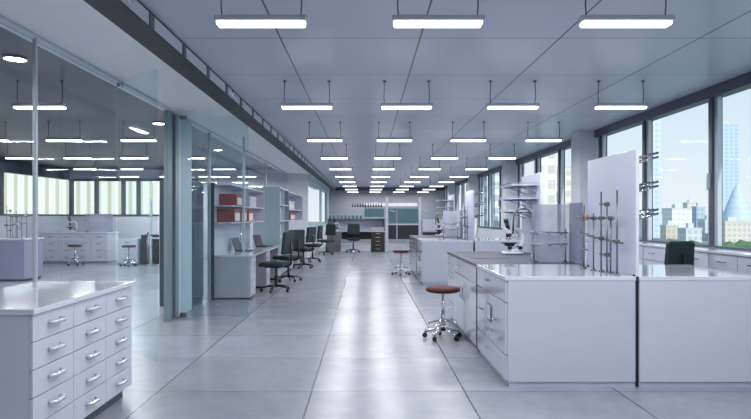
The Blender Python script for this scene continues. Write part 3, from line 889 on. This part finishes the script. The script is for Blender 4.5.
for z in (.75, 1.3):
    bx(-.11, -.015, z, .11, .015, z + .05).build('cross_bar', 'post', pr)
tc_ = thing('cupboard', 'tall slate green cupboard behind the glass, between blue post and black end panel', 'cupboard', (-2.98, 9.7, 0))
bx(-.25, -.32, 0, .25, .32, 1.97, bev=.005).build('body', 'slate', tc_)
for k in range(2):
    d = bx(.251, -.315 + k * .317, .06, .268, -.315 + k * .317 + .313, 1.95, bev=.003).build('door', 'slate', tc_)
    MB().tube([(.285, -.03 + k * .06, .95), (.285, -.03 + k * .06, 1.2)], .008, 8).build('handle', 'handle', d)
vb = thing('lab_bench', 'lilac bench end carrying a rod frame in the side room, nearest the glass post', 'lab bench', (-8.0, 13.4, 0))
bx(-.7, -.5, .05, .65, .25, .89).build('carcass', 'lilac', vb)
bx(-.65, -.46, 0, .62, .22, .05).build('plinth', 'kick', vb)
bx(-.72, -.52, .89, .67, .27, .93, bev=.004).build('worktop', 'top', vb)
make_frame((-7.75, 12.93, .931), 'steel rod lattice on the lilac side room bench behind the glass')
make_microscope((-9.0, 18.35, .931), 'white microscope on the long side room bench behind the glass', .3)
t = thing('splash_shield', 'pale acrylic sheet standing on the long side room bench behind the glass', 'shield', (-8.2, 18.5, .93))
bx(-.45, -.008, 0, .40, .008, .55, bev=.003).build('acrylic_sheet', 'shield', t)
bx(-.40, -.03, 0, -.34, .03, .02).build('foot_clip', 'steel', t); bx(.30, -.03, 0, .36, .03, .02).build('foot_clip', 'steel', t)

# ------------------------------------------------------------------ the city outside
GZ = -14.0
struct(bx(-400, -100, GZ - 1, 1500, 1800, GZ).build('ground', 'ground'))
def building(px, Y, wpx, ytop, label, wall, win, sx=3.0, sz=3.2, fx=.6, fz=.55, dep=None, cat='building', mk=None):
    """px, ytop: direction seen from the room; Y: distance"""
    x = (px - 366) / 600 * Y; w = wpx / 600 * Y; top = CAM_H + (216.5 - ytop) / 600 * Y
    t = thing('building', label, cat, (x, Y, GZ), 0, 'city buildings outside the windows')
    m = facade('facade', wall, win, sx, sz, fx, fz)  # far blocks have the distance haze put into their pale, low-contrast colours
    H = top - GZ; d = dep or w
    if mk == 'cone':
        n = 14
        b = MB(); b.lathe([(w / 2 * (1 - (k / n) ** 1.6) + .3, H * k / n) for k in range(n + 1)], (0, d / 2, 0), 28).build('tower_shell', m, t)
    else:
        bx(-w / 2, 0, 0, w / 2, d, H).build('block', m, t)
        bx(-w / 2 - .2, -.2, H, w / 2 + .2, d + .2, H + .6).build('roof', 'wall', t)
        bx(-w * .2, d * .3, H + .6, w * .15, d * .6, H + 3).build('roof_plant', 'wall', t)
    return t
building(730, 620, 19, 124, 'slim pale tower far outside, just past the wide dark window mullion', (186, 204, 220), (166, 188, 208), 5, 4)
building(748, 420, 34, 182, 'pale curved cone-shaped building outside at the edge of the view', (196, 210, 224), (186, 203, 219), 4, 4, mk='cone')
building(655, 430, 13, 112, 'slim pale tower seen behind the tube racks', (200, 213, 224), (182, 199, 213), 4, 4)
building(682, 380, 20, 209, 'low white apartment block outside, above the green chair', (232, 230, 224), (206, 212, 218))
building(701, 420, 9, 207, 'narrow blue office block outside beside the white apartment block', (178, 194, 208), (156, 176, 194))
building(666, 460, 11, 214, 'cream low block outside behind the white apartment block', (230, 222, 208), (208, 204, 198))
building(738, 360, 26, 222, 'low brick-cream block outside before the cone-shaped building', (216, 206, 196), (190, 188, 188))
building(712, 390, 14, 220, 'low grey block outside below the blue office block', (206, 211, 214), (182, 190, 196))
building(548, 120, 18, 150, 'tall cream apartment tower outside, seen left of the shelf panel column', (226, 220, 208), (196, 196, 194), 2.4, 3)
building(566, 170, 12, 168, 'pale yellow block outside beside the cream apartment tower', (230, 222, 204), (200, 198, 192), 2.4, 3)
building(508, 150, 26, 120, 'white striped office slab outside between the second and third columns', (220, 226, 230), (176, 188, 196), 60, 3.2, .98, .5)
building(478, 170, 18, 150, 'grey striped office slab outside past the second column', (206, 214, 220), (160, 174, 184), 60, 3.2, .98, .5)
building(647, 520, 9, 218, 'small pale block outside at the foot of the tower behind the tube racks', (222, 222, 220), (196, 202, 208))
building(692, 520, 9, 203, 'slender beige block outside between white apartment block and blue office block', (224, 214, 200), (198, 196, 192))
building(672, 330, 12, 226, 'low tan roofed block outside before the cream low block', (210, 196, 180), (184, 182, 180))
building(694, 310, 16, 229, 'low wide grey hall outside before the beige slender block', (204, 208, 212), (178, 186, 192))
building(727, 500, 10, 214, 'small bluish block outside at the foot of the slim pale tower', (190, 202, 214), (168, 184, 200))
for k, (px, Y, r) in enumerate(((664, 120, 3.4), (692, 135, 3.6), (720, 118, 3.4), (746, 140, 3.8))):
    x = (px - 366) / 600 * Y
    top = CAM_H + (216.5 - 242) / 600 * Y
    t = thing('tree', ('round green tree outside below the cream low block', 'round green tree outside below the blue office block', 'round green tree outside below the slim pale tower', 'round green tree outside below the cone-shaped building')[k], 'tree', (x, Y, GZ), 0, 'trees outside the windows')
    b = bmesh.new(); bmesh.ops.create_icosphere(b, subdivisions=3, radius=1)
    rnd = random.Random(k)
    for v in b.verts:
        q = 1 + .16 * math.sin(v.co.x * 7 + k) * math.sin(v.co.y * 6) + .12 * rnd.random()
        v.co = Vector((v.co.x * r * q, v.co.y * r * q, v.co.z * r * .8 * q + (top - GZ) - r * .8))
    mb = MB(); mb._take(b); mb.build('foliage', 'tree', t)
    MB().tube([(0, 0, 0), (0, 0, top - GZ - r)], [.35, .25], 10).build('trunk', 'brown', t)
# sunlit neighbour seen through the side room windows
t = thing('building', 'cream building with vertical fins outside the side room windows', 'building', (-23, 46, GZ))
bx(-14, 0, 0, 9, 12, 19.0).build('block', facade('fins', (240, 236, 222), (206, 198, 176), .8, 100, .35, 1.0), t)
bx(-14.2, -.2, 19.0, 9.2, 12.2, 19.5).build('roof', 'wall', t)
t = thing('building', 'pale office slab outside the far left windows', 'building', (-40, 95, GZ))
bx(0, 0, 0, 14, 14, 30).build('block', facade('slab', (206, 220, 230), (170, 190, 206), 3, 3.2, .6, .5), t)
bx(-.2, -.2, 30, 14.2, 14.2, 30.6).build('roof', 'wall', t)

# ------------------------------------------------------------------ sky
wd = bpy.data.worlds.new('sky'); scene.world = wd; wd.use_nodes = True
nt = wd.node_tree; nt.nodes.clear()
out = nt.nodes.new('ShaderNodeOutputWorld'); bg = nt.nodes.new('ShaderNodeBackground')
tc = nt.nodes.new('ShaderNodeTexCoord'); sp = nt.nodes.new('ShaderNodeSeparateXYZ'); rp = nt.nodes.new('ShaderNodeValToRGB')
rp.color_ramp.elements[0].position = 0.0; rp.color_ramp.elements[0].color = (.92, .95, .99, 1)
rp.color_ramp.elements[1].position = .5; rp.color_ramp.elements[1].color = (.42, .66, .92, 1)
e = rp.color_ramp.elements.new(.16); e.color = (.72, .87, .97, 1)
nt.links.new(tc.outputs['Generated'], sp.inputs[0]); nt.links.new(sp.outputs['Z'], rp.inputs[0])
nt.links.new(rp.outputs[0], bg.inputs[0]); bg.inputs[1].default_value = 1.0
nt.links.new(bg.outputs[0], out.inputs[0])

sd = bpy.data.lights.new('sun', 'SUN'); so = bpy.data.objects.new('sun', sd); COL.objects.link(so)
sd.energy = 3.2; sd.angle = .02; sd.color = (1, .97, .92)
so.location = (0, -30, 60)
so.rotation_euler = Vector((-.12, .86, -.5)).to_track_quat('-Z', 'Y').to_euler()

# ------------------------------------------------------------------ camera
cd = bpy.data.cameras.new('camera'); cam = bpy.data.objects.new('camera', cd); COL.objects.link(cam)
cam.location = (0, 0, CAM_H); cam.rotation_euler = (PI / 2, 0, 0)
cd.sensor_width = 36; cd.lens = 600 / 751 * 36
cd.shift_x = (375.5 - 366) / 751; cd.shift_y = (216.5 - 209.5) / 751
cd.clip_end = 4000; cd.clip_start = .05
scene.camera = cam
vs = scene.view_settings
vs.view_transform = 'Standard'; vs.look = 'None'; vs.gamma = 1; vs.use_curve_mapping = False; vs.exposure = 0.0
cy = scene.cycles
wd.cycles.sampling_method = 'NONE'
cy.caustics_reflective = False; cy.caustics_refractive = False
cy.sample_clamp_indirect = 4.0; cy.blur_glossy = 1.0
cy.transparent_max_bounces = 24
